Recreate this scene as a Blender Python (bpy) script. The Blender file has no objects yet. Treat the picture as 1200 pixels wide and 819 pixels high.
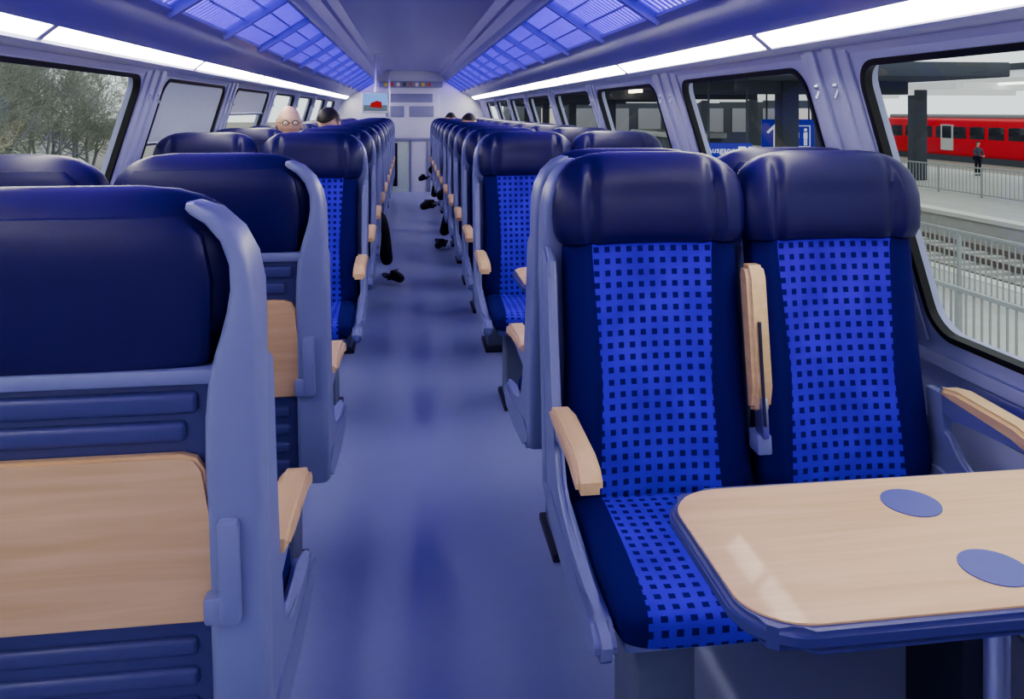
import bpy, bmesh, math, random
from mathutils import Vector, Matrix
random.seed(7)
D=bpy.data; S=bpy.context.scene
COL=S.collection
# ---------------------------------------------------------------- materials
def nn(nt,t,**k):
    n=nt.nodes.new(t)
    for a,b in k.items(): setattr(n,a,b)
    return n
def mat(name,col,rough=.5,metal=0,spec=.5,var=.08,scale=30,bump=0,bscale=200,emit=None,es=0,coat=0):
    m=D.materials.new(name); m.use_nodes=True; nt=m.node_tree
    b=nt.nodes['Principled BSDF']
    b.inputs['Roughness'].default_value=rough; b.inputs['Metallic'].default_value=metal
    b.inputs['Specular IOR Level'].default_value=spec; b.inputs['Coat Weight'].default_value=coat
    tc=nn(nt,'ShaderNodeTexCoord'); no=nn(nt,'ShaderNodeTexNoise'); no.inputs['Scale'].default_value=scale
    no.inputs['Detail'].default_value=4
    nt.links.new(tc.outputs['Object'],no.inputs['Vector'])
    mx=nn(nt,'ShaderNodeMix',data_type='RGBA')
    mx.inputs[6].default_value=[c*(1-var) for c in col[:3]]+[1]
    mx.inputs[7].default_value=[min(1,c*(1+var)) for c in col[:3]]+[1]
    nt.links.new(no.outputs['Fac'],mx.inputs[0]); nt.links.new(mx.outputs[2],b.inputs['Base Color'])
    if bump:
        n2=nn(nt,'ShaderNodeTexNoise'); n2.inputs['Scale'].default_value=bscale
        nt.links.new(tc.outputs['Object'],n2.inputs['Vector'])
        bp=nn(nt,'ShaderNodeBump'); bp.inputs['Strength'].default_value=bump; bp.inputs['Distance'].default_value=.002
        nt.links.new(n2.outputs['Fac'],bp.inputs['Height']); nt.links.new(bp.outputs['Normal'],b.inputs['Normal'])
    if emit:
        b.inputs['Emission Color'].default_value=list(emit)+[1]; b.inputs['Emission Strength'].default_value=es
    return m
def wood(name,c1,c2,rot=0):
    m=mat(name,c1,.42,coat=.08); nt=m.node_tree; b=nt.nodes['Principled BSDF']
    tc=nn(nt,'ShaderNodeTexCoord'); mp=nn(nt,'ShaderNodeMapping'); mp.inputs['Scale'].default_value=(3,45,45) if rot==0 else (45,3,45)
    n=nn(nt,'ShaderNodeTexNoise'); n.inputs['Scale'].default_value=1; n.inputs['Detail'].default_value=6; n.inputs['Distortion'].default_value=.6
    cr=nn(nt,'ShaderNodeValToRGB'); cr.color_ramp.elements[0].position=.3; cr.color_ramp.elements[1].position=.7
    cr.color_ramp.elements[0].color=list(c2)+[1]; cr.color_ramp.elements[1].color=list(c1)+[1]
    L=nt.links.new; L(tc.outputs['Object'],mp.inputs[0]); L(mp.outputs[0],n.inputs['Vector']); L(n.outputs['Fac'],cr.inputs[0]); L(cr.outputs[0],b.inputs['Base Color'])
    return m
def fabric():
    m=mat('seat_fabric_pattern',(.01,.01,.1),.85,spec=.2,bump=.3,bscale=900); nt=m.node_tree; b=nt.nodes['Principled BSDF']; L=nt.links.new
    uv=nn(nt,'ShaderNodeUVMap'); sp=nn(nt,'ShaderNodeSeparateXYZ'); L(uv.outputs[0],sp.inputs[0])
    def M(op,a,bv=None):
        n=nn(nt,'ShaderNodeMath',operation=op)
        for i,v in enumerate((a,bv)):
            if v is None: continue
            if isinstance(v,(int,float)): n.inputs[i].default_value=v
            else: L(v,n.inputs[i])
        return n.outputs[0]
    def cell(o): return M('ABSOLUTE',M('SUBTRACT',M('FRACT',M('ADD',M('DIVIDE',o,.0275),20.5)),.5))
    sq=M('LESS_THAN',M('MAXIMUM',cell(sp.outputs[0]),cell(sp.outputs[1])),.235)
    wid=M('ADD',.132,M('MULTIPLY',M('ABSOLUTE',M('SUBTRACT',sp.outputs[1],.68)),.05))
    cen=M('LESS_THAN',M('ABSOLUTE',sp.outputs[0]),wid)
    no=nn(nt,'ShaderNodeTexNoise'); no.inputs['Scale'].default_value=9; L(uv.outputs[0],no.inputs['Vector'])
    c=nn(nt,'ShaderNodeMix',data_type='RGBA'); c.inputs[6].default_value=(.030,.001,.36,1); c.inputs[7].default_value=(.085,.010,.85,1); L(no.outputs['Fac'],c.inputs[0])
    c2=nn(nt,'ShaderNodeMix',data_type='RGBA'); L(sq,c2.inputs[0]); L(c.outputs[2],c2.inputs[6]); c2.inputs[7].default_value=(.008,.002,.13,1)
    c3=nn(nt,'ShaderNodeMix',data_type='RGBA'); L(cen,c3.inputs[0]); c3.inputs[6].default_value=(.008,.002,.11,1); L(c2.outputs[2],c3.inputs[7])
    L(c3.outputs[2],b.inputs['Base Color']); return m
def glass(name,tint=(.92,.96,.97)):
    m=D.materials.new(name); m.use_nodes=True; nt=m.node_tree; nt.nodes.clear()
    o=nn(nt,'ShaderNodeOutputMaterial'); t=nn(nt,'ShaderNodeBsdfTransparent'); g=nn(nt,'ShaderNodeBsdfGlossy'); g.inputs['Roughness'].default_value=.02
    t.inputs[0].default_value=list(tint)+[1]; mx=nn(nt,'ShaderNodeMixShader'); mx.inputs[0].default_value=.09
    nt.links.new(t.outputs[0],mx.inputs[1]); nt.links.new(g.outputs[0],mx.inputs[2]); nt.links.new(mx.outputs[0],o.inputs[0]); return m
def emis(name,c,s):
    m=D.materials.new(name); m.use_nodes=True; nt=m.node_tree; nt.nodes.clear()
    o=nn(nt,'ShaderNodeOutputMaterial'); e=nn(nt,'ShaderNodeEmission'); e.inputs[0].default_value=list(c)+[1]; e.inputs[1].default_value=s
    nt.links.new(e.outputs[0],o.inputs[0]); return m
M_leather=mat('seat_leather_darkblue',(.009,.004,.085),.40,spec=.4,var=.15,bump=.12,bscale=500)
M_fab=fabric()
M_shell=mat('shell_plastic_greyblue',(.20,.22,.40),.36,var=.03)
M_panel=mat('rear_panel_blue',(.055,.06,.19),.42,var=.05)
M_wood=wood('beech_laminate',(.70,.48,.255),(.58,.38,.18))
M_woodarm=wood('beech_armrest',(.76,.54,.27),(.66,.45,.21),1)
M_edge=mat('table_edge_blue',(.05,.055,.20),.4)
M_disc=mat('cup_recess_blue',(.07,.08,.30),.4)
M_metal=mat('steel',(.5,.52,.65),.3,metal=.9,var=.03)
M_black=mat('black_rubber',(.008,.008,.012),.5)
M_dark=mat('dark_pedestal',(.02,.022,.05),.5)
M_ped=mat('pedestal_grey',(.13,.15,.22),.4)
M_wall=mat('wall_panel',(.46,.48,.72),.4,var=.03)
M_pillar=mat('pillar_panel',(.42,.44,.66),.4,var=.03)
M_ceil=mat('ceiling_panel',(.25,.22,.60),.3,var=.03)
M_ceil2=mat('ceiling_band',(.18,.16,.56),.28,var=.03)
M_slat=mat('ceiling_slat',(.32,.24,.9),.35)
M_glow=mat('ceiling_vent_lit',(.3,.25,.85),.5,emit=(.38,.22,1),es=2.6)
M_light=emis('fluorescent_diffuser',(1,.96,.80),26)
M_glass=glass('window_glass')
M_blind=mat('sun_blind',(.45,.5,.60),.7,emit=(.5,.55,.65),es=.12)
M_floor=mat('floor_vinyl',(.30,.33,.56),.36,var=.08,scale=3,bump=.04,bscale=60)
# ---------------------------------------------------------------- builder
class B:
    def __init__(s): s.bm=bmesh.new(); s.mats=[]
    def mi(s,m):
        if m not in s.mats: s.mats.append(m)
        return s.mats.index(m)
    def add(s,t,m,bev=0,seg=2,xf=None):
        if bev:
            bmesh.ops.bevel(t,geom=list(t.edges),offset=bev,segments=seg,affect='EDGES',profile=.5,clamp_overlap=True)
        if xf: bmesh.ops.transform(t,matrix=xf,verts=t.verts)
        bmesh.ops.recalc_face_normals(t,faces=t.faces)
        i=s.mi(m)
        for f in t.faces: f.material_index=i
        me=D.meshes.new('t'); t.to_mesh(me); t.free(); s.bm.from_mesh(me); D.meshes.remove(me)
    def box(s,x0,x1,y0,y1,z0,z1,m,bev=0,xf=None,seg=2):
        t=bmesh.new(); bmesh.ops.create_cube(t,size=1)
        for v in t.verts: v.co=Vector(((x0+x1)/2+v.co.x*(x1-x0),(y0+y1)/2+v.co.y*(y1-y0),(z0+z1)/2+v.co.z*(z1-z0)))
        s.add(t,m,bev,seg,xf)
    def cyl(s,p,q,r,m,seg=12,r2=None):
        p=Vector(p);q=Vector(q);d=q-p; t=bmesh.new()
        bmesh.ops.create_cone(t,cap_ends=True,segments=seg,radius1=r,radius2=r if r2 is None else r2,depth=d.length)
        s.add(t,m,xf=Matrix.Translation((p+q)/2)@d.to_track_quat('Z','Y').to_matrix().to_4x4())
    def sph(s,c,r,m,seg=16,sc=(1,1,1)):
        t=bmesh.new(); bmesh.ops.create_uvsphere(t,u_segments=seg,v_segments=seg//2+2,radius=r)
        s.add(t,m,xf=Matrix.Translation(c)@Matrix.Diagonal((*sc,1)))
    def loft(s,rings,m):
        t=bmesh.new(); R=[[t.verts.new(p) for p in r] for r in rings]
        n=len(R[0])
        for a,b in zip(R,R[1:]):
            for i in range(n): t.faces.new((a[i],a[(i+1)%n],b[(i+1)%n],b[i]))
        t.faces.new(R[0]); t.faces.new(R[-1]); s.add(t,m)
    def prism(s,poly,axis,a0,a1,m,bev=0,seg=2,xf=None):
        t=bmesh.new()
        def P(u,v,a): return (a,u,v) if axis=='x' else (u,a,v) if axis=='y' else (u,v,a)
        A=[t.verts.new(P(u,v,a0)) for u,v in poly]; Bv=[t.verts.new(P(u,v,a1)) for u,v in poly]
        n=len(poly)
        for i in range(n): t.faces.new((A[i],A[(i+1)%n],Bv[(i+1)%n],Bv[i]))
        fa=t.faces.new(A); fb=t.faces.new(Bv)
        if bev:
            es=set(fa.edges)|set(fb.edges)
            bmesh.ops.bevel(t,geom=list(es),offset=bev,segments=seg,affect='EDGES',clamp_overlap=True)
        big=[f for f in t.faces if len(f.verts)>4]
        bmesh.ops.triangulate(t,faces=big,ngon_method='EAR_CLIP')
        s.add(t,m,xf=xf)
    def mesh(s,name,mirror=False,uv=False,ang=35,fn=None):
        if fn:
            for v in s.bm.verts: v.co=fn(v.co)
        if mirror:
            for v in s.bm.verts: v.co.x*=-1
            bmesh.ops.reverse_faces(s.bm,faces=s.bm.faces)
        if uv:
            l=s.bm.loops.layers.uv.new('UVMap'); s.bm.normal_update()
            for f in s.bm.faces:
                c=f.calc_center_median(); cush=c.z<.5 and c.y<-.02
                for lo in f.loops:
                    p=lo.vert.co; lo[l].uv=(p.x,p.y+p.z) if cush else (p.x,p.z)
        me=D.meshes.new(name); s.bm.to_mesh(me)
        for m in s.mats: me.materials.append(m)
        for p in me.polygons: p.use_smooth=True
        me.set_sharp_from_angle(angle=math.radians(ang)); return me
    def obj(s,name,loc=(0,0,0),rz=0,parent=None,**k):
        return place(s.mesh(name,**k),name,loc,rz,parent)
def place(me,name,loc=(0,0,0),rz=0,parent=None):
    o=D.objects.new(name,me); COL.objects.link(o); o.location=loc; o.rotation_euler=(0,0,rz)
    if parent: o.parent=parent
    return o
def empty(name,loc=(0,0,0),rz=0):
    o=D.objects.new(name,None); COL.objects.link(o); o.location=loc; o.rotation_euler=(0,0,rz); o.empty_display_size=.2; return o
def rrect(x0,x1,y0,y1,r,n=6):
    P=[]
    for cx,cy,a in ((x1-r,y1-r,0),(x0+r,y1-r,90),(x0+r,y0+r,180),(x1-r,y0+r,270)):
        for i in range(n+1):
            t=math.radians(a+90*i/n); P.append((cx+r*math.cos(t),cy+r*math.sin(t)))
    return P
def interp(tab,z):
    if z<=tab[0][0]: return tab[0][1:]
    for a,b in zip(tab,tab[1:]):
        if z<=b[0]:
            t=(z-a[0])/(b[0]-a[0]); return [p+(q-p)*t for p,q in zip(a[1:],b[1:])]
    return tab[-1][1:]
# ---------------------------------------------------------------- seat
def seat_mesh(name,kind,mirror,table=True):
    b=B(); N=40
    def ring(w,d,cy,z,n=4,conc=0,cx=0,N=40,groove=0):
        R=[]
        for i in range(N):
            t=2*math.pi*i/N; c,s_=math.cos(t),math.sin(t)
            x=w*math.copysign(abs(c)**(2/n),c); y=d*math.copysign(abs(s_)**(2/n),s_)
            if y<0:
                y+=conc*(1-min(1,abs(x/w)/.75)**3)*(-y/d)
                if groove: y+=groove*math.exp(-((abs(x)-.150)/.013)**2)*(-y/d)
            R.append((cx+x,cy+y,z))
        return R
    # backrest
    tab=[(.40,.19,.02),(.42,.212,.04),(.46,.222,.05),(.60,.216,.05),(.75,.211,.048),(.9,.212,.046),(1.0,.213,.045),(1.03,.20,.04)]
    b.loft([ring(*interp(tab,z)[:1],interp(tab,z)[1],.035,z,5,.020,0,96,.006 if .46<z<1.0 else 0) for z in [.40+.63*i/26 for i in range(27)]],M_fab)
    # headrest
    ht=[(1.0,.212,.035),(1.008,.224,.055),(1.03,.234,.068),(1.07,.238,.074),(1.11,.2375,.076),(1.145,.231,.072),(1.17,.219,.064),(1.19,.200,.053),(1.205,.175,.040),(1.215,.145,.026),(1.22,.10,.012)]
    zs=[1.0,1.008,1.018,1.03,1.05,1.07,1.09,1.11,1.128,1.145,1.158,1.17,1.18,1.19,1.198,1.205,1.21,1.215,1.22]
    b.loft([ring(interp(ht,z)[0],interp(ht,z)[1],.022,z,3.2,.030*min(1,(1.22-z)/.1),0,120,.015*min(1,(1.215-z)/.03 if z<1.215 else 0)) for z in zs],M_leather)
    # rear leather pad
    rt=[(.975,.17,.004),(.983,.185,.016),(1.0,.195,.024),(1.1,.2,.026),(1.16,.19,.02),(1.185,.165,.010)]
    b.loft([ring(*interp(rt,z),.088,z,3.5) for z in [.975,.983,.99,1.0,1.05,1.1,1.13,1.16,1.175,1.185]],M_leather)
    # cushion lofted along y
    ct=[(-.440,.17,.016,.410),(-.435,.195,.030,.412),(-.42,.212,.038,.414),(-.38,.22,.043,.418),(-.25,.222,.045,.418),(-.05,.222,.045,.410),(.03,.21,.04,.40)]
    rings=[]
    for y in [-.440,-.437,-.434,-.43,-.42,-.405,-.38,-.34,-.3,-.25,-.2,-.15,-.1,-.05,0,.03]:
        w,h,cz=interp(ct,y); R=[]
        for i in range(N):
            t=2*math.pi*i/N; c,s_=math.cos(t),math.sin(t)
            x=w*math.copysign(abs(c)**.42,c); z=h*math.copysign(abs(s_)**.5,s_)
            if z>0: z-=.012*(1-min(1,abs(x/w)/.75)**3)*(z/h)
            R.append((x,y,cz+z))
        rings.append(R)
    b.loft(rings,M_fab)
    b.box(-.20,.20,-.40,.06,.352,.378,M_shell,.010)
    # rear shell panel with ribs
    b.box(-.20,.20,.075,.098,.425,.98,M_panel,.008)
    b.box(-.205,.205,.072,.112,.968,.990,M_shell,.006)
    for z0,z1,w in ((.928,.958,.18),(.890,.918,.165)):
        b.box(-w,w,.09,.110,z0,z1,M_panel,.008,seg=3)
    for z0,z1 in ((.585,.612),(.54,.567),(.495,.522),(.45,.477)):
        b.box(-.17,.17,.09,.108,z0,z1,M_panel,.008,seg=3)
    if table:
        z=.034
        b.prism([(-.20,.605+z),(.20,.605+z),(.206,.68+z),(.188,.82+z),(.178,.836+z),(.16,.842+z),(-.16,.842+z),(-.178,.836+z),(-.188,.82+z),(-.206,.68+z)],'y',.098,.116,M_wood,.004)
        for sx in (-1,1):
            b.box(min(sx*.185,sx*.225),max(sx*.185,sx*.225),.10,.135,.645,.685,M_shell,.005)
            b.box(min(sx*.205,sx*.232),max(sx*.205,sx*.232),.10,.138,.645,.79,M_shell,.006)
    out=-1 if kind=='aisle' else 1
    def band(o,path):
        rings=[]
        for i,(x,z,hw,hd,cy) in enumerate(path):
            a=path[max(0,i-1)]; c_=path[min(len(path)-1,i+1)]
            tx,tz=c_[0]-a[0],c_[1]-a[1]; L=math.hypot(tx,tz); nx,nz=tz/L,-tx/L
            R=[]
            for k in range(24):
                t=2*math.pi*k/24; u=hw*math.copysign(abs(math.cos(t))**.45,math.cos(t)); v=hd*math.copysign(abs(math.sin(t))**.45,math.sin(t))
                R.append((o*(x+u*nx),cy+v,z+u*nz))
            rings.append(R)
        b.loft(rings,M_shell)
    if kind=='aisle':
        band(out,[(.224,.420,.034,.03,.086),(.224,.425,.037,.034,.086),(.224,.6,.037,.036,.086),(.224,.86,.037,.036,.086),(.225,.92,.0365,.037,.085),(.227,.965,.034,.039,.081),(.231,1.00,.030,.041,.077),(.235,1.03,.025,.044,.072),(.238,1.06,.0205,.046,.067),(.239,1.09,.0175,.048,.060),(.234,1.125,.0145,.048,.053),(.220,1.158,.013,.042,.052),(.198,1.183,.012,.034,.056),(.175,1.195,.010,.022,.06),(.165,1.197,.005,.01,.062)])
        plate=[(.09,.435),(.09,.97),(.04,1.0),(-.012,.97),(-.010,.93),(-.015,.80),(-.03,.66),(-.045,.56),(-.07,.50),(-.12,.470),(-.22,.45),(-.35,.440),(-.40,.435),(-.2,.40),(-.0,.41)]
        xa,xb=sorted((out*.236,out*.2575)); b.prism(plate,'x',xa,xb,M_shell,.007,3)
    else:
        band(out,[(.212,.42,.024,.03,.086),(.212,.6,.026,.034,.086),(.212,.93,.024,.034,.086),(.205,.98,.016,.028,.082),(.20,.99,.006,.01,.08)])
        plate=[(.09,.435),(.09,.56),(-.02,.56),(-.045,.55),(-.07,.50),(-.12,.470),(-.22,.45),(-.35,.440),(-.40,.435),(-.2,.40),(0,.41)]
        xa,xb=sorted((out*.232,out*.25)); b.prism(plate,'x',xa,xb,M_shell,.006,3)
    band(-out,[(.210,.42,.014,.03,.086),(.210,.6,.016,.034,.086),(.210,.93,.016,.034,.086),(.205,.98,.012,.028,.082),(.20,.99,.006,.01,.08)])
    # thick rounded side trim along the cushion
    xa,xb=sorted((out*.222,out*.262))
    b.prism([(.11,.43),(.10,.46),(.0,.46),(-.06,.45),(-.15,.435),(-.30,.422),(-.40,.419),(-.435,.414),(-.450,.402),(-.450,.382),(-.435,.368),(-.38,.360),(-.2,.362),(0,.375)],'x',xa,xb,M_shell,.011,4)
    # outer armrest
    ax=out*.243; z=-.014
    b.prism([(-.015,.60),(-.02,.650),(-.06,.655),(-.30,.640),(-.325,.630),(-.33,.612),(-.31,.600),(-.12,.600),(-.05,.58)],'x',ax-.010,ax+.010,M_shell,.006)
    b.prism([(-.04,.655+z),(-.05,.672+z),(-.10,.680+z),(-.28,.672+z),(-.325,.660+z),(-.345,.640+z),(-.343,.618+z),(-.325,.618+z),(-.31,.640+z),(-.27,.650+z),(-.1,.655+z)],'x',ax-.026,ax+.026,M_woodarm,.008,3)
    b.box(ax-.012,ax+.012,-.03,.03,.50,.64,M_shell,.006)
    if kind=='aisle':
        cx=.2325
        b.prism([(-.050,.63),(-.018,.62),(-.010,.93),(-.022,.955),(-.050,.955),(-.062,.93),(-.066,.68)],'x',cx-.024,cx+.024,M_woodarm,.009,3)
        b.box(cx-.008,cx+.008,-.066,-.02,.57,.66,M_metal,.004)
        b.cyl((cx-.004,-.069,.60),(cx-.004,-.069,.83),.004,M_dark,8)
        b.box(cx-.018,cx+.018,-.055,.0,.53,.575,M_shell,.006)
        b.box(-.145,-.03,-.30,-.12,0.02,.358,M_ped,.008)
        b.box(-.16,-.01,-.33,-.08,0,.025,M_dark,.004)
    else:
        b.box(.06,.12,-.31,-.12,0,.358,M_dark,.008)
    def rec(p):
        p=p.copy()
        if p.z>.45: p.y+=.13*(p.z-.45)
        return p
    return b.mesh(name,mirror=mirror,uv=True,fn=rec)
SM={}
def seat(X,Yo,side,faceus,table=True):
    kind='aisle' if abs(X-.03)<.7 else 'window'
    mir=(side=='R')!=faceus
    key=(kind,mir,table)
    if key not in SM: SM[key]=seat_mesh('train_seat_%s'%kind,kind,mir,table)
    return place(SM[key],'train_seat',(X,Yo,0),0 if faceus else math.pi)
RX=(.58,1.043); LX=(-.45,-.93)
Rr=[(.10,0,0),(1.77,1,0),(2.20,0,0),(3.79,1,1)]+[(4.64+.85*i,1,1) for i in range(9)]
Lr=[(1.24,0,1),(2.08,0,1),(3.75,1,1),(4.72,1,1),(5.65,1,1),(6.57,1,1)]+[(7.45+.85*i,1,1) for i in range(6)]
for y,f,t in Rr:
    for x in RX: seat(x,y,'R',bool(f),bool(t))
for y,f,t in Lr:
    for x in LX: seat(x,y,'L',bool(f),bool(t))
# ---------------------------------------------------------------- tables
def table(side,y0,y1,cups=False):
    b=B(); xw=1.33; xi=.335
    P=[]
    r=.07
    P+= [(xw,y0),(xw,y1)]
    for a0,cx,cy in ((90,xi+r+.015,y1-r),(180,xi+r+.015,y0+r)):
        for i in range(9):
            t=math.radians(a0+90*i/8); P.append((cx+r*math.cos(t)-(.0),cy+r*math.sin(t)))
    P=[(x-.015*(1-((y-(y0+y1)/2)/((y1-y0)/2))**2) if x<xi+.1 else x,y) for x,y in P]
    b.prism(P,'z',.690,.717,M_edge,.008,3)
    Q=[(x+(.010 if x<1 else 0),(y0+y1)/2+(y-(y0+y1)/2)*(1-.02/((y1-y0)/2)*.5)) for x,y in P]
    b.prism(Q,'z',.714,.7195,M_wood,.001,1)
    if cups:
        for yy in (y0+.087,y1-.092):
            b.cyl((.714,yy,.7155),(.714,yy,.7208),.043,M_disc,40)
    b.cyl((.79,(y0+y1)/2,0.0),(.79,(y0+y1)/2,.69),.017,M_metal,20)
    b.cyl((.79,(y0+y1)/2,0.0),(.79,(y0+y1)/2,.02),.06,M_metal,24)
    b.box(.6,1.3,(y0+y1)/2-.03,(y0+y1)/2+.03,.67,.691,M_metal,.004)
    b.obj('bay_table',(.05,0,0),mirror=(side=='L'))
table('R',.865,1.218,True); table('R',2.66,3.04); table('L',2.66,3.04)
# ---------------------------------------------------------------- room shell
CX=.05; Y0=-1.6; Y1=13.05
def wx(z): return 1.35-.306*(z-.725)
b=B(); b.box(CX-1.45,CX+1.45,Y0,Y1+.05,-.06,0,M_floor); b.obj('floor')
Rwin=[(-1.3,-.1),(.25,1.96),(2.26,3.33),(3.72,4.88),(5.12,6.33),(6.6,7.75),(8.02,9.15),(9.42,10.55),(10.82,11.95)]
Lwin=[(-1.3,-.1),(.2,1.62),(1.92,3.40),(3.72,4.9),(5.2,6.38),(6.68,7.8),(8.1,9.2),(9.5,10.6),(10.9,12.0)]
def slant(sg):
    nx,nz=math.cos(math.atan(.306)),math.sin(math.atan(.306))
    def f(s,t,e):
        return Vector((CX+sg*(wx(t)-e*nx),s,t-e*nz))
    return f
for sg,side,wins in ((1,'right',Rwin),(-1,'left',Lwin)):
    WZ0=.725; WZ1=1.448 if sg>0 else 1.462
    cu=D.curves.new('c','CURVE'); cu.dimensions='2D'; cu.fill_mode='BOTH'; cu.extrude=.02
    def spl(P):
        s=cu.splines.new('POLY'); s.points.add(len(P)-1)
        for p,q in zip(s.points,P): p.co=(q[0],q[1],0,1)
        s.use_cyclic_u=True
    spl([(Y0,.64),(Y1,.64),(Y1,1.52),(Y0,1.52)])
    for a,c in wins: spl(rrect(a,c,WZ0,WZ1,.075))
    co=D.objects.new('tmpc',cu); COL.objects.link(co)
    bpy.context.view_layer.update()
    me=D.meshes.new_from_object(co.evaluated_get(bpy.context.evaluated_depsgraph_get()))
    D.objects.remove(co)
    F=slant(sg)
    for v in me.vertices: v.co=F(v.co.x,v.co.y,v.co.z-.02)
    me.materials.clear(); me.materials.append(M_wall)
    bb=B(); bb.mi(M_wall); bb.bm.from_mesh(me)
    for f in bb.bm.faces: f.material_index=0
    bmesh.ops.recalc_face_normals(bb.bm,faces=bb.bm.faces)
    xs=sorted((CX+sg*1.37,CX+sg*1.44)); bb.box(xs[0],xs[1],Y0,Y1,0,.665,M_wall)
    P=[(CX+sg*1.377,.62),(CX+sg*1.372,.665),(CX+sg*1.345,.675),(CX+sg*1.35,.64)]
    bb.prism(P,'y',Y0,Y1,M_wall)
    bb.obj('wall_'+side)
    b=B(); xs=sorted((CX+sg*1.27,CX+sg*1.369)); b.box(xs[0],xs[1],Y0+.05,Y1-.6,0.0,.17,M_pillar,.01); b.box(xs[0],xs[1],Y0+.05,Y1-.6,.172,.18,M_metal)
    b.obj('trim_1' if sg>0 else 'trim_2')
    for k,(a,c) in enumerate(wins):
        b=B()
        outer=rrect(a-.006,c+.006,WZ0-.006,WZ1+.006,.080,8); inner=rrect(a+.010,c-.010,WZ0+.010,WZ1-.010,.066,8)
        t=bmesh.new(); n=len(outer)
        vs=[[t.verts.new(F(p[0],p[1],e)) for p in ring] for ring,e in ((outer,.001),(outer,.008),(inner,.006),(inner,-.016))]
        for A_,B_ in zip(vs,vs[1:]):
            for i in range(n): t.faces.new((A_[i],A_[(i+1)%n],B_[(i+1)%n],B_[i]))
        b.add(t,M_black)
        t=bmesh.new(); t.faces.new([t.verts.new(F(p[0],p[1],-.012)) for p in inner]); b.add(t,M_glass)
        if sg<0 and k in (3,4):
            zz=1.17 if k==3 else 1.3
            t=bmesh.new()
            cs=[(a+.03,zz),(c-.03,zz),(c-.03,WZ1),(a+.03,WZ1)]
            v1=[t.verts.new(F(p[0],p[1],-.006)) for p in cs]; v2=[t.verts.new(F(p[0],p[1],-.003)) for p in cs]
            t.faces.new(v1); t.faces.new(v2)
            for i in range(4): t.faces.new((v1[i],v1[(i+1)%4],v2[(i+1)%4],v2[i]))
            b.add(t,M_blind)
            p,q=F(a+.02,zz,-.002),F(c-.02,zz,-.002); b.cyl(p,q,.009,M_metal)
        b.obj('window_%d'%(k+1+(0 if sg>0 else len(wins))))
    gaps=[(wins[i][1]+.018,wins[i+1][0]-.018) for i in range(len(wins)-1)]
    b=B()
    for a,c in gaps:
        w=c-a
        for (s0,s1,e0,e1) in ((a+.01,c-.01,.0,.010),(a+w*.22,a+w*.40,.008,.022),(a+w*.60,a+w*.78,.008,.022)):
            t=bmesh.new(); cs=[(s0,.70),(s1,.70),(s1,1.50),(s0,1.50)]
            v1=[t.verts.new(F(p[0],p[1],e0)) for p in cs]; v2=[t.verts.new(F(p[0],p[1],e1)) for p in cs]
            t.faces.new(v1); t.faces.new(v2)
            for i in range(4): t.faces.new((v1[i],v1[(i+1)%4],v2[(i+1)%4],v2[i]))
            b.add(t,M_pillar,.004)
        for yy in (a+w*.31,a+w*.69):
            p,q=F(yy,1.385,.02),F(yy,1.365,.036); b.cyl(p,q,.005,M_metal,8); b.cyl(F(yy-.010,1.395,.02),F(yy+.010,1.395,.02),.008,M_metal,8)
    b.obj('trim_3' if sg>0 else 'trim_4')
# ceiling : longitudinal strips
def strip(b,pts,m,sg,th=.012):
    poly=[(CX+sg*x,z) for x,z in pts]+[(CX+sg*x,z+th) for x,z in reversed(pts)]
    b.prism(poly,'y',Y0,Y1,m)
b=B()
arc=[(.44,1.945),(.33,1.962),(.2,1.975),(.07,1.98),(.05,1.972),(0,1.972),(-.05,1.972),(-.07,1.98),(-.2,1.975),(-.33,1.962),(-.44,1.945)]
strip(b,arc,M_ceil,1)
for sg in (1,-1):
    strip(b,[(.44,1.945),(.475,1.90),(.50,1.895),(.535,1.845)],M_ceil,sg)
    strip(b,[(.535,1.845),(.56,1.825),(.57,1.80)],M_ceil2,sg)
    strip(b,[(.80,1.645),(.83,1.625),(.86,1.62),(.935,1.585),(.955,1.565),(.985,1.548)],M_ceil2,sg)
    strip(b,[(1.03,1.505),(1.05,1.492),(1.10,1.492),(1.125,1.47)],M_wall,sg,.03)
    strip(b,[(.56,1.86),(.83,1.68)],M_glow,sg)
    strip(b,[(.94,1.61),(1.14,1.55)],M_wall,sg)
b.obj('ceiling')
b=B()
for sg in (1,-1):
    def G(x,z,y): return Vector((CX+sg*x,y,z))
    def gp(t): return (.57+.24*t, 1.80-.155*t)
    y=Y0+.05
    while y<Y1-.1:
        x0,z0=gp(0);x1,z1=gp(1)
        b.cyl(G(x0,z0+.012,y),G(x1,z1+.012,y),.005,M_slat,5)
        y+=.042
    for t_ in (0,.33,.66,1):
        x,z=gp(t_); b.cyl(G(x,z+.004,Y0),G(x,z+.004,Y1),.009 if t_ in(0,1) else .005,M_ceil2,6)
    y=Y0+.4
    while y<Y1:
        x0,z0=gp(-.02);x1,z1=gp(1.05)
        d=Vector((sg*(x1-x0),0,z1-z0))
        t=bmesh.new(); bmesh.ops.create_cube(t,size=1)
        b.add(t,M_ceil2,xf=Matrix.Translation(G((x0+x1)/2,(z0+z1)/2,y))@d.to_track_quat('X','Y').to_matrix().to_4x4()@Matrix.Diagonal((d.length,.05,.025,1)))
        y+=.775
b.obj('ceiling_vent_grille')
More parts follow.
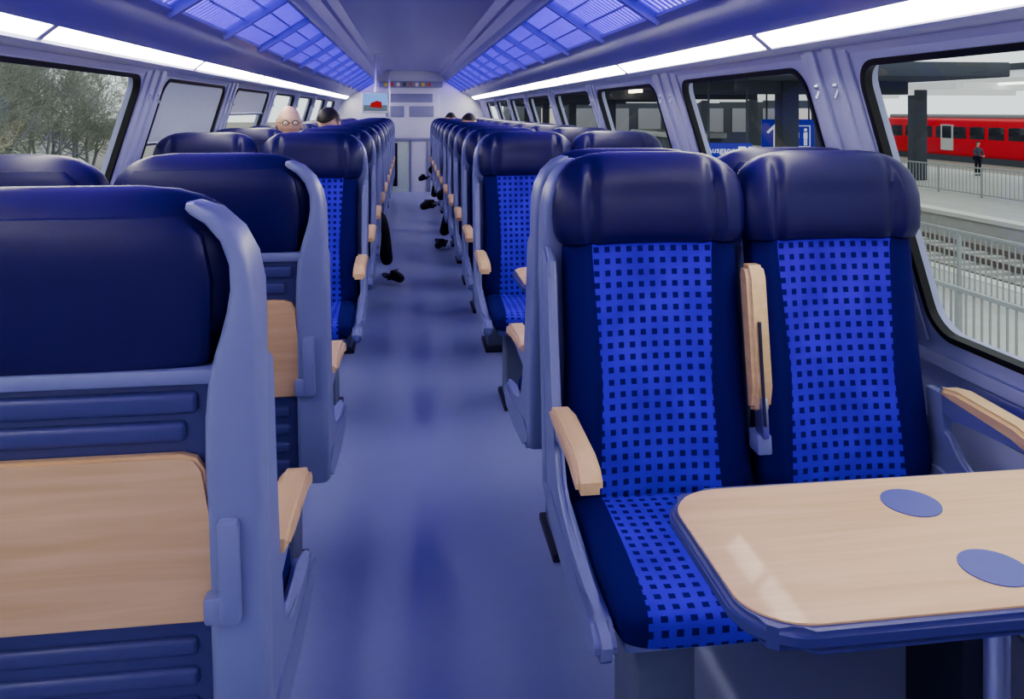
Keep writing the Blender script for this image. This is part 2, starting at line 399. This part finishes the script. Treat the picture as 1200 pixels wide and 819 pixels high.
for sg in (1,-1):
    b=B(); ys=[Y0,-.85,.7,2.27]+[2.27+1.57*i for i in range(1,7)]+[Y1-.1]
    dz=.006 if sg<0 else 0
    for a,c in zip(ys,ys[1:]):
        b.prism([(CX+sg*.982,1.550+dz),(CX+sg*1.005,1.532+dz),(CX+sg*1.032,1.508+dz),(CX+sg*1.04,1.528+dz),(CX+sg*.99,1.57+dz)],'y',a+.018,c-.018,M_light)
        b.prism([(CX+sg*.980,1.546+dz),(CX+sg*1.003,1.528+dz),(CX+sg*1.034,1.502+dz),(CX+sg*1.04,1.528+dz),(CX+sg*.99,1.57+dz)],'y',c-.017,c+.017,M_pillar)
    b.obj('ceiling_light_strip')
# end walls
M_end=mat('end_wall_panel',(.68,.68,.78),.45,var=.03); M_grey=mat('end_wall_grey',(.26,.27,.40),.5)
def endwall(name,y,sgn):
    b=B(); poly=[(CX-1.42,0),(CX+1.42,0),(CX+1.38,.7),(CX+1.12,1.5),(CX+.9,1.65),(CX+.5,1.95),(CX,2.0),(CX-.5,1.95),(CX-.9,1.65),(CX-1.12,1.5),(CX-1.38,.7)]
    b.prism(poly,'y',y,y+.05*sgn,M_end); return b
endwall('x',Y0,-1).obj('wall_back')
b=endwall('x',Y1,1)
f=Y1
b.box(-.46,.56,f-.05,f,1.70,1.80,M_grey,.01)
b.box(-.42,.52,f-.03,f,.86,1.68,M_end,.01)
for x0,x1,z0,z1 in ((.02,.42,1.22,1.40),(-.36,-.06,1.22,1.40),(-.30,.40,1.46,1.60)):
    b.box(x0,x1,f-.045,f-.025,z0,z1,M_grey,.006)
icons=[(.8,.6,.1),(.6,.1,.1),(.7,.7,.7),(.1,.1,.1),(.6,.15,.1),(.7,.7,.7)]
for i in range(8):
    mm=mat('icon_%d'%i,icons[i%6],.5); b.box(-.38+.1*i,-.33+.1*i,f-.056,f-.045,1.72,1.78,mm)
b.obj('wall_end')
b=B()
b.box(-.36,-.30,f-.04,f,0,.86,M_grey,.005); b.box(.30,.36,f-.04,f,0,.86,M_grey,.005); b.box(-.36,.36,f-.04,f,.83,.88,M_grey,.005)
b.box(-.30,.02,f-.02,f-.008,0,.83,mat('door_glass_light',(.6,.7,.62),.2)); b.box(.02,.05,f-.035,f,0,.83,M_metal); b.box(.05,.30,f-.02,f-.008,0,.83,mat('door_panel',(.7,.7,.8),.3))
b.box(-.24,-.17,f-.03,f-.018,.1,.8,M_black); b.obj('door_1')
b=B(); b.cyl((-.285,12.4,0),(-.285,12.4,1.955),.015,M_metal,16); b.cyl((-.285,12.4,0),(-.285,12.4,.02),.035,M_metal,16); b.cyl((-.285,12.4,1.93),(-.285,12.4,1.957),.035,M_metal,16); b.obj('grab_pole')
# monitor
b=B(); b.box(-.155,.155,-.03,.03,-.12,.12,M_end,.012); b.box(-.13,.13,-.034,-.028,-.095,.10,emis('screen_sky',(.20,.36,.80),1.1))
b.box(-.13,.13,-.036,-.033,-.095,-.03,emis('screen_ground',(.12,.16,.20),1)); b.prism([(-.06,-.05),(.07,-.065),(.07,.005),(.02,.02),(-.05,-.005)],'y',-.039,-.035,emis('screen_red',(.40,.03,.03),.9))
b.cyl((0,0,.10),(0,0,.535),.012,M_metal); b.box(-.06,.06,-.05,.05,.53,.545,M_metal,.004)
b.obj('ceiling_monitor',(-.36,9.0,1.415))
# ---------------------------------------------------------------- people
def skin(name,V,E,m,parent,sub=2):
    me=D.meshes.new(name); me.from_pydata([v[0] for v in V],E,[]); o=place(me,name,parent=parent)
    md=o.modifiers.new('skin','SKIN'); md.use_smooth_shade=True
    for i,v in enumerate(V):
        r=v[1]; me.skin_vertices[0].data[i].radius=(r,r) if not isinstance(r,tuple) else r
        me.skin_vertices[0].data[i].use_root=(i==0)
    s=o.modifiers.new('sub','SUBSURF'); s.levels=sub; s.render_levels=sub
    me.materials.append(m); return o
M_skin=mat('skin',(.62,.40,.31),.5,var=.06); M_white=mat('eye_white',(.8,.8,.8),.3); M_iris=mat('iris',(.03,.02,.02),.3); M_lip=mat('lips',(.45,.2,.17),.5)
def head(parent,c,tilt,turn,hairm,bald):
    h=B(); t=bmesh.new(); bmesh.ops.create_uvsphere(t,u_segments=40,v_segments=28,radius=1)
    for v in t.verts:
        x,y,z=v.co
        w=.077*(1 if z>-.1 else 1-.32*((-z-.1)/.9)**1.2); d=.096 if y>0 else .090
        Y=y*d*(1 if z>-.2 else (1-.25*(-z-.2) if y<0 else 1-.45*(-z-.2))); X=x*w; Z=z*.117
        if y<-.3:
            if abs(X)<.018 and -.045<Z<.02: Y-=.022*(1-abs(X)/.018)*(1-max(0,(Z+.03))/.06)
            for ex in (-.031,.031):
                r=math.hypot(X-ex,(Z-.008)*1.2); 
                if r<.02: Y+=.010*(1-r/.02)
            if abs(Z-.03)<.01: Y-=.004
            if Z<-.085: Y-=.006
        v.co=(X,Y,Z)
    h.add(t,M_skin)
    for sx in (-1,1):
        h.sph((sx*.031,-.078,.006),.011,M_white,12); h.sph((sx*.031,-.087,.006),.0045,M_iris,8)
        h.sph((sx*.079,.005,-.005),.03,M_skin,12,(.3,.6,1.05)); h.box(sx*.031-.014,sx*.031+.014,-.092,-.084,.026,.031,hairm,.002)
    h.sph((0,-.084,-.055),.022,M_lip,12,(1,.35,.25))
    h.cyl((0,.012,-.17),(0,.01,-.06),.055,M_skin,20,.05)
    t=bmesh.new(); bmesh.ops.create_uvsphere(t,u_segments=36,v_segments=24,radius=1)
    dele=[]
    for v in t.verts:
        x,y,z=v.co
        v.co=(x*.085,y*(.106)+.004,z*.125+.002)
        if bald:
            if z>.35 or z<-.5 or y<.05: dele.append(v)
        elif (y<-.25 and z<.42) or z<-.55: dele.append(v)
        else: v.co*=1+.04*random.random()
    bmesh.ops.delete(t,geom=dele,context='VERTS'); h.add(t,hairm)
    if bald:
        for sx in (-1,1):
            for i in range(16):
                a,c_=2*math.pi*i/16,2*math.pi*(i+1)/16
                h.cyl((sx*.031+.02*math.cos(a),-.099,.006+.015*math.sin(a)),(sx*.031+.02*math.cos(c_),-.099,.006+.015*math.sin(c_)),.0022,M_black,5)
            h.cyl((sx*.052,-.098,.008),(sx*.08,0,.008),.002,M_black,5)
        h.cyl((-.011,-.1,.008),(.011,-.1,.008),.002,M_black,5)
    o=h.obj('head',parent=parent,ang=60); o.location=c; o.rotation_euler=(tilt,0,turn)
def hand(parent,w,d,side):
    w=Vector(w); d=Vector(d).normalized(); up=Vector((0,0,1)); s=d.cross(up).normalized(); up=s.cross(d)
    V=[(w,.024),(w+d*.045,(.036,.017)),(w+d*.085,(.036,.014))]; skin('palm',V,[(0,1),(1,2)],M_skin,parent,1)
    for i,(o,l) in enumerate(((-.028,.07),(-.010,.08),(.010,.075),(.027,.058))):
        p=w+d*.07+s*o; q=w+d*.10+s*o*1.1; r=q+d*l*.5-up*.012; e=r+d*l*.3-up*.025
        skin('finger_%d'%(i+1),[(p,.009),(q,.009),(r,.0085),(e,.007)],[(0,1),(1,2),(2,3)],M_skin,parent,1)
    p=w+d*.02+s*side*.025; q=p+s*side*.022+d*.028-up*.005; r=q+d*.03+s*side*.006-up*.008
    skin('thumb',[(p,.012),(q,.010),(r,.008)],[(0,1),(1,2)],M_skin,parent,1)
def shoe(parent,ank,toe,m):
    ank=Vector(ank); toe=Vector(toe); d=(toe-ank)
    heel=ank-Vector((d.x,d.y,0)).normalized()*.03; heel.z=ank.z-.045
    mid=ank.lerp(toe,.55)
    skin('shoe',[(ank,.046),(ank.lerp(toe,.25)+Vector((0,0,-.012)),.044),(mid+Vector((0,0,-.004)),.042),(toe,.034),(Vector((heel.x,heel.y,ank.z-.045)),.036)],[(0,1),(1,2),(2,3),(0,4)],m,parent)
def person(name,hip,chest,neck,headc,legs,jm,tm,sm,hairm,bald=False,tilt=0,turn=0,hands=None):
    e=empty(name); hip=Vector(hip);chest=Vector(chest);neck=Vector(neck)
    V=[(hip,(.15,.11)),(hip.lerp(chest,.5),(.145,.10)),(chest,(.17,.11)),(neck-Vector((0,0,.03)),(.09,.075)),(neck+Vector((0,0,.02)),.055)]
    E=[(0,1),(1,2),(2,3),(3,4)]
    for i,sx in enumerate((-1,1)):
        sh=chest+Vector((sx*.185,0,.09)); el=chest+Vector((sx*.23,-.10,-.17)); wr=Vector(hands[i]) if hands else hip+Vector((sx*.10,-.30,.12))
        k=len(V); V+=[(sh,.065),(el,.05),(wr,.035)]; E+=[(2,k),(k,k+1),(k+1,k+2)]
        hand(e,wr,(wr-el).normalized()*1+Vector((-sx*.2,0,-.1)),-sx)
    skin('jacket',V,E,jm,e)
    V=[(hip,(.15,.11))];E=[]
    for i,sx in enumerate((-1,1)):
        kn,an,to=[Vector(p) for p in legs[i]]
        hp=hip+Vector((sx*.09,-.03,-.01)); k=len(V)
        V+=[(hp,.085),(hp.lerp(kn,.5),.080),(kn,.062),(kn.lerp(an,.35),.062),(an+(kn-an).normalized()*.05,.045)]
        E+=[(0,k),(k,k+1),(k+1,k+2),(k+2,k+3),(k+3,k+4)]
        shoe(e,an,to,sm)
    skin('trousers',V,E,tm,e)
    head(e,headc,tilt,turn,hairm,bald); return e
M_bk=mat('black_cloth',(.006,.006,.009),.8); M_bk2=mat('black_leather_shoe',(.006,.006,.008),.35); M_hair=mat('dark_hair',(.01,.008,.007),.6); M_ghair=mat('grey_hair',(.45,.42,.38),.7); M_shirt=mat('grey_jacket',(.08,.09,.13),.8)
person('seated_bald_man',(-.91,5.42,.56),(-.84,5.44,.88),(-.795,5.42,1.09),(-.78,5.40,1.235),
  [((-1.01,5.03,.50),(-1.00,5.05,.09),(-1.00,4.90,.04)),((-.80,5.03,.50),(-.80,5.05,.09),(-.79,4.90,.04))],M_shirt,M_bk,M_bk2,M_ghair,True,0,.25)
person('seated_dark_haired_passenger',(-.47,6.36,.56),(-.51,6.32,.88),(-.57,6.26,1.09),(-.60,6.20,1.225),
  [((-.58,5.95,.51),(-.56,5.98,.09),(-.55,5.83,.04)),((-.21,6.00,.51),(-.145,6.14,.10),(-.03,6.05,.04))],M_bk,M_bk,M_bk2,M_hair,False,.6,-.3)
person('seated_passenger_crossed_legs',(.59,7.78,.56),(.59,7.88,.88),(.60,7.86,1.05),(.60,7.83,1.17),
  [((.43,7.42,.50),(.32,7.62,.09),(.27,7.50,.04)),((.46,7.36,.63),(.22,7.30,.50),(.11,7.24,.44))],M_bk,M_bk,M_bk2,M_hair,False,.1,.2)
person('seated_passenger_crossed_legs',(.59,11.18,.56),(.59,11.28,.88),(.60,11.26,1.05),(.60,11.23,1.17),
  [((.43,10.82,.50),(.34,11.0,.09),(.29,10.9,.04)),((.46,10.76,.63),(.24,10.70,.47),(.14,10.64,.40))],M_bk,M_bk,M_bk2,M_hair,False,.1,.2)
# ---------------------------------------------------------------- outside
M_gravel=mat('ballast',(.26,.24,.21),.95,var=.5,scale=2.5); M_plat=mat('platform_concrete',(.52,.52,.50),.85,var=.15,scale=2); M_platedge=mat('platform_edge',(.72,.72,.68),.8)
M_rail=mat('rail_steel',(.25,.2,.17),.5,metal=.5); M_galv=mat('galvanised_fence',(.36,.38,.38),.5,metal=.2); M_red=mat('train_red',(.65,.012,.015),.35); M_twin=mat('train_window_dark',(.02,.025,.03),.1)
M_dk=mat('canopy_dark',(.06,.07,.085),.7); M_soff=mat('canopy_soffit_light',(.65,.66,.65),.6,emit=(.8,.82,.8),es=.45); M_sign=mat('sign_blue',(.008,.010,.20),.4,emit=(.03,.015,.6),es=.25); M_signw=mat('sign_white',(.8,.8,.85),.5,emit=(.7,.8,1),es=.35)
b=B(); b.box(-200,300,-120,300,-3.0,-2.8,M_gravel); b.obj('ground')
b=B(); b.box(2.2,11,-10,78,-2.79,-1.9,M_plat); b.box(10.7,11.05,-10,78,-1.93,-1.88,M_platedge); b.obj('near_platform')
b=B(); b.box(17,30,-10,78,-2.79,-1.9,M_plat); b.box(16.95,17.5,-10,78,-2.0,-1.87,M_platedge); b.obj('far_platform')
b=B()
for x in (12.0,13.5,15.0,16.4): b.box(x-.04,x+.04,-10,78,-2.70,-2.55,M_rail)
y=-8
while y<76: b.box(11.6,16.7,y,y+.25,-2.79,-2.70,M_plat); y+=.65
b.obj('railway_track')
def fence(x,y0,y1,z,h=1.1,sp=.13):
    b=B(); 
    for zz in (h,.12): b.box(-.025,.025,0,y1-y0,zz-.025,zz+.025,M_galv)
    y=0;k=0
    while y<y1-y0:
        r=.03 if k%12==0 else .010
        b.box(-r,r,y-r,y+r,0 if r>.02 else .12,h,M_galv); y+=sp;k+=1
    b.obj('platform_railing',(x,y0,z))
fence(6.5,4,24,-1.9); fence(9.6,5,30,-1.9); fence(21,22,50,-1.9,1.1,.2)
b=B()
b.box(44.2,47.2,30,69,-2.4,.75,M_red,.3,seg=4); b.box(44.4,47.0,30.3,68.7,.7,1.05,mat('train_roof',(.25,.25,.26),.6),.15); b.box(44.3,47.1,30.3,68.8,-2.8,-2.2,M_dk)
y=31.5
while y<67: b.box(44.17,44.22,y,y+1.6,-.9,.05,M_twin,.01); y+=2.05
for y in (38,47.3,59.6): b.box(44.14,44.22,y,y+1.5,-1.9,.2,mat('door_white',(.5,.5,.5),.5)); b.box(44.12,44.15,y+.2,y+1.3,-.9,.1,M_twin)
b.obj('red_railcar')
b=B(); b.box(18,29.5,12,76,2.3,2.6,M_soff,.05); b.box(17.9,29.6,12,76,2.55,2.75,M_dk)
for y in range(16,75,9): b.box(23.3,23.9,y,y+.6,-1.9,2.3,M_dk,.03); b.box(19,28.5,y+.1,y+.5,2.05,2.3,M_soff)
for y in range(14,75,5):
    if y%2==0: b.box(20.3,20.5,y,y+1.5,2.22,2.295,emis('tube%d'%y,(1,.95,.85),3))
b.obj('far_platform_canopy')
b=B(); b.box(5.5,12,14.5,70,2.0,2.3,M_dk,.03)
for y in range(17,68,8): b.box(8.4,8.8,y,y+.4,-1.9,2.0,M_dk,.02); b.box(6,11.5,y+.05,y+.35,1.7,2.0,M_dk)
for y in (19,24,29,36,43): b.box(7.1,7.25,y,y+1.2,1.9,1.995,emis('lamp%d'%y,(1,.85,.6),5))
b.obj('near_platform_canopy')
b=B(); b.box(12,44,80,100,-2.8,12,M_dk,.05)
for i in range(9):
    for j in range(3): b.box(13.5+i*3.4,15.9+i*3.4,79.9,80.05,-.9+j*4.2,1.6+j*4.2,mat('fac_win%d%d'%(i,j),(.12,.15,.2),.2,emit=(.8,.7,.55),es=.12+.5*((i*3+j*2)%4==0)))
b.obj('station_building')
b=B(); b.box(7.0,8.2,20,24,-1.9,.6,M_dk,.03); b.box(6.9,8.3,19.9,24.1,.6,.75,M_galv,.02)
for i in range(3): b.box(7.05+i*.39,7.38+i*.39,19.94,20.02,-1.2,.4,mat('shelter_pane%d'%i,(.1,.13,.17),.15,emit=(.5,.55,.6),es=.2))
b.obj('platform_shelter')
# signs
def txt(s,size,loc,parent,m):
    cu=D.curves.new('t','FONT'); cu.body=s; cu.size=size; cu.extrude=.004; cu.align_x='LEFT'
    o=D.objects.new('lettering',cu); COL.objects.link(o); cu.materials.append(m); o.rotation_euler=(math.pi/2,0,0); o.location=loc; o.parent=parent
def sign(name,X,Y,Z,w,h,kind):
    e=empty(name,(X,Y,Z),-math.radians(20)); b=B(); b.box(-w/2,w/2,0,.12,-h/2,h/2,M_sign,.01)
    for sx in (-.4,.4): b.cyl((sx*w,.06,h/2),(sx*w,.06,2.0-Z),.02,M_dk,8)
    if kind==0:
        x=-w*.25; b.box(x-.03,x+.03,-.02,0,-h*.34,h*.30,M_signw); 
        for sx in (-1,1):
            b.prism([(x,h*.36),(x+sx*.19,h*.36-.19),(x+sx*.15,h*.36-.23),(x-sx*.02,h*.36-.06)],'y',-.022,0,M_signw)
        x0,x1=w*.08,w*.42; b.box(x0,x1,-.015,0,-h*.32,h*.32,M_signw); b.box(x0+.02,x1-.02,-.018,-.012,-h*.32+.02,h*.32-.02,M_sign)
        for xx in (x0+.11,x1-.11):
            b.cyl((xx,-.03,h*.19),(xx,-.005,h*.19),.038,M_signw,16); b.box(xx-.045,xx+.045,-.03,-.01,-h*.06,h*.12,M_signw,.01)
            for q in (-.022,.022): b.box(xx+q-.015,xx+q+.015,-.03,-.01,-h*.27,-h*.05,M_signw)
    else:
        x0=w*.22
        for i in range(2): b.box(x0+i*.2,x0+.15+i*.2,-.015,0,-.02,.13,M_signw); b.cyl((x0+.075+i*.2,-.02,.055),(x0+.075+i*.2,-.01,.055),.04,M_sign,16)
        txt('Ausgang',.17,(-w*.45,-.01,.0),e,M_signw); txt('Innenstadt',.12,(-w*.45,-.01,-.17),e,M_signw)
    b.obj('board',parent=e)
sign('platform_exit_sign',8.98,17.9,.72,1.2,.80,0)
sign('platform_direction_sign',6.52,15.6,.46,.95,.40,1)
person('person_on_platform',(28,36,-1.0),(28,36,-.68),(28,36,-.45),(28,35.98,-.31),
  [((27.9,35.98,-1.45),(27.9,36,-1.82),(27.9,35.87,-1.86)),((28.1,35.98,-1.45),(28.1,36.05,-1.82),(28.1,35.9,-1.86))],M_shirt,M_bk,M_bk2,M_hair)
# trees on the left
M_bark=mat('bark',(.30,.32,.27),.9,var=.3); M_hedge=mat('winter_scrub',(.30,.33,.26),.95,var=.5,scale=3,bump=1,bscale=4)
def tree_mesh(seed,H):
    rnd=random.Random(seed); cu=D.curves.new('tree','CURVE'); cu.dimensions='3D'; cu.bevel_depth=1; cu.bevel_resolution=0
    def br(p,d,L,r,dep):
        n=4; pts=[(p.copy(),r)]; q=p.copy(); dd=d.copy()
        for i in range(n):
            dd=(dd+Vector((rnd.gauss(0,.13),rnd.gauss(0,.13),rnd.gauss(.04,.08)))).normalized(); q=q+dd*L/n; pts.append((q.copy(),r*(1-.55*(i+1)/n)))
            if dep>0:
                for _ in range(2 if dep<3 else 1):
                    a=rnd.uniform(0,6.28); pr=dd.orthogonal().normalized(); pr.rotate(Matrix.Rotation(a,3,dd)) 
                    nd=(dd*rnd.uniform(.6,1)+pr*rnd.uniform(.5,.9)).normalized(); br(q,nd,L*rnd.uniform(.5,.72),r*(1-.55*(i+1)/n)*.62,dep-1)
        s=cu.splines.new('POLY'); s.points.add(len(pts)-1)
        for sp,(c,rr) in zip(s.points,pts): sp.co=(*c,1); sp.radius=max(rr,.009)
    br(Vector((0,0,0)),Vector((0,0,1)),H*.6,.12,4); cu.materials.append(M_bark)
    return cu
TM=[tree_mesh(i,7.5+i) for i in range(3)]
i=0
for y in range(4,62,2):
    for xx in (-15,-19,-24):
        o=D.objects.new('bare_tree',TM[i%3]); COL.objects.link(o); o.location=(xx+random.uniform(-2,2)-y*.12,y+random.uniform(-1,1),-2.8); o.rotation_euler=(0,0,random.uniform(0,6.28)); o.scale=(1,1,random.uniform(.8,1.2)); i+=1
b=B(); t=bmesh.new(); bmesh.ops.create_grid(t,x_segments=160,y_segments=14,size=1)
rn=random.Random(3)
for v in t.verts: v.co=Vector((-26-v.co.y*5-(v.co.x+1)*5,30+v.co.x*45,-2.8+ (v.co.y+1)*.7+rn.uniform(-.3,.6)))
b.add(t,M_hedge); b.obj('embankment_scrub')
# ---------------------------------------------------------------- world + camera
w=D.worlds.new('World'); S.world=w; w.use_nodes=True; nt=w.node_tree; bg=nt.nodes['Background']
tc=nn(nt,'ShaderNodeTexCoord'); no=nn(nt,'ShaderNodeTexNoise'); no.inputs['Scale'].default_value=2.5; cr=nn(nt,'ShaderNodeValToRGB')
cr.color_ramp.elements[0].color=(.52,.56,.56,1); cr.color_ramp.elements[1].color=(.72,.75,.72,1)
nt.links.new(tc.outputs['Generated'],no.inputs[0]); nt.links.new(no.outputs['Fac'],cr.inputs[0]); nt.links.new(cr.outputs[0],bg.inputs[0]); bg.inputs[1].default_value=2.0
try: S.view_settings.look='AgX - Medium High Contrast'
except Exception as e: print('look',e)
cam=D.cameras.new('Camera'); co=D.objects.new('Camera',cam); COL.objects.link(co); S.camera=co
co.location=(0,0,1.32); co.rotation_euler=(math.pi/2,0,-math.radians(7.47)); cam.sensor_width=36; cam.lens=27.9; cam.shift_y=-.2329; cam.clip_start=.02; cam.clip_end=500
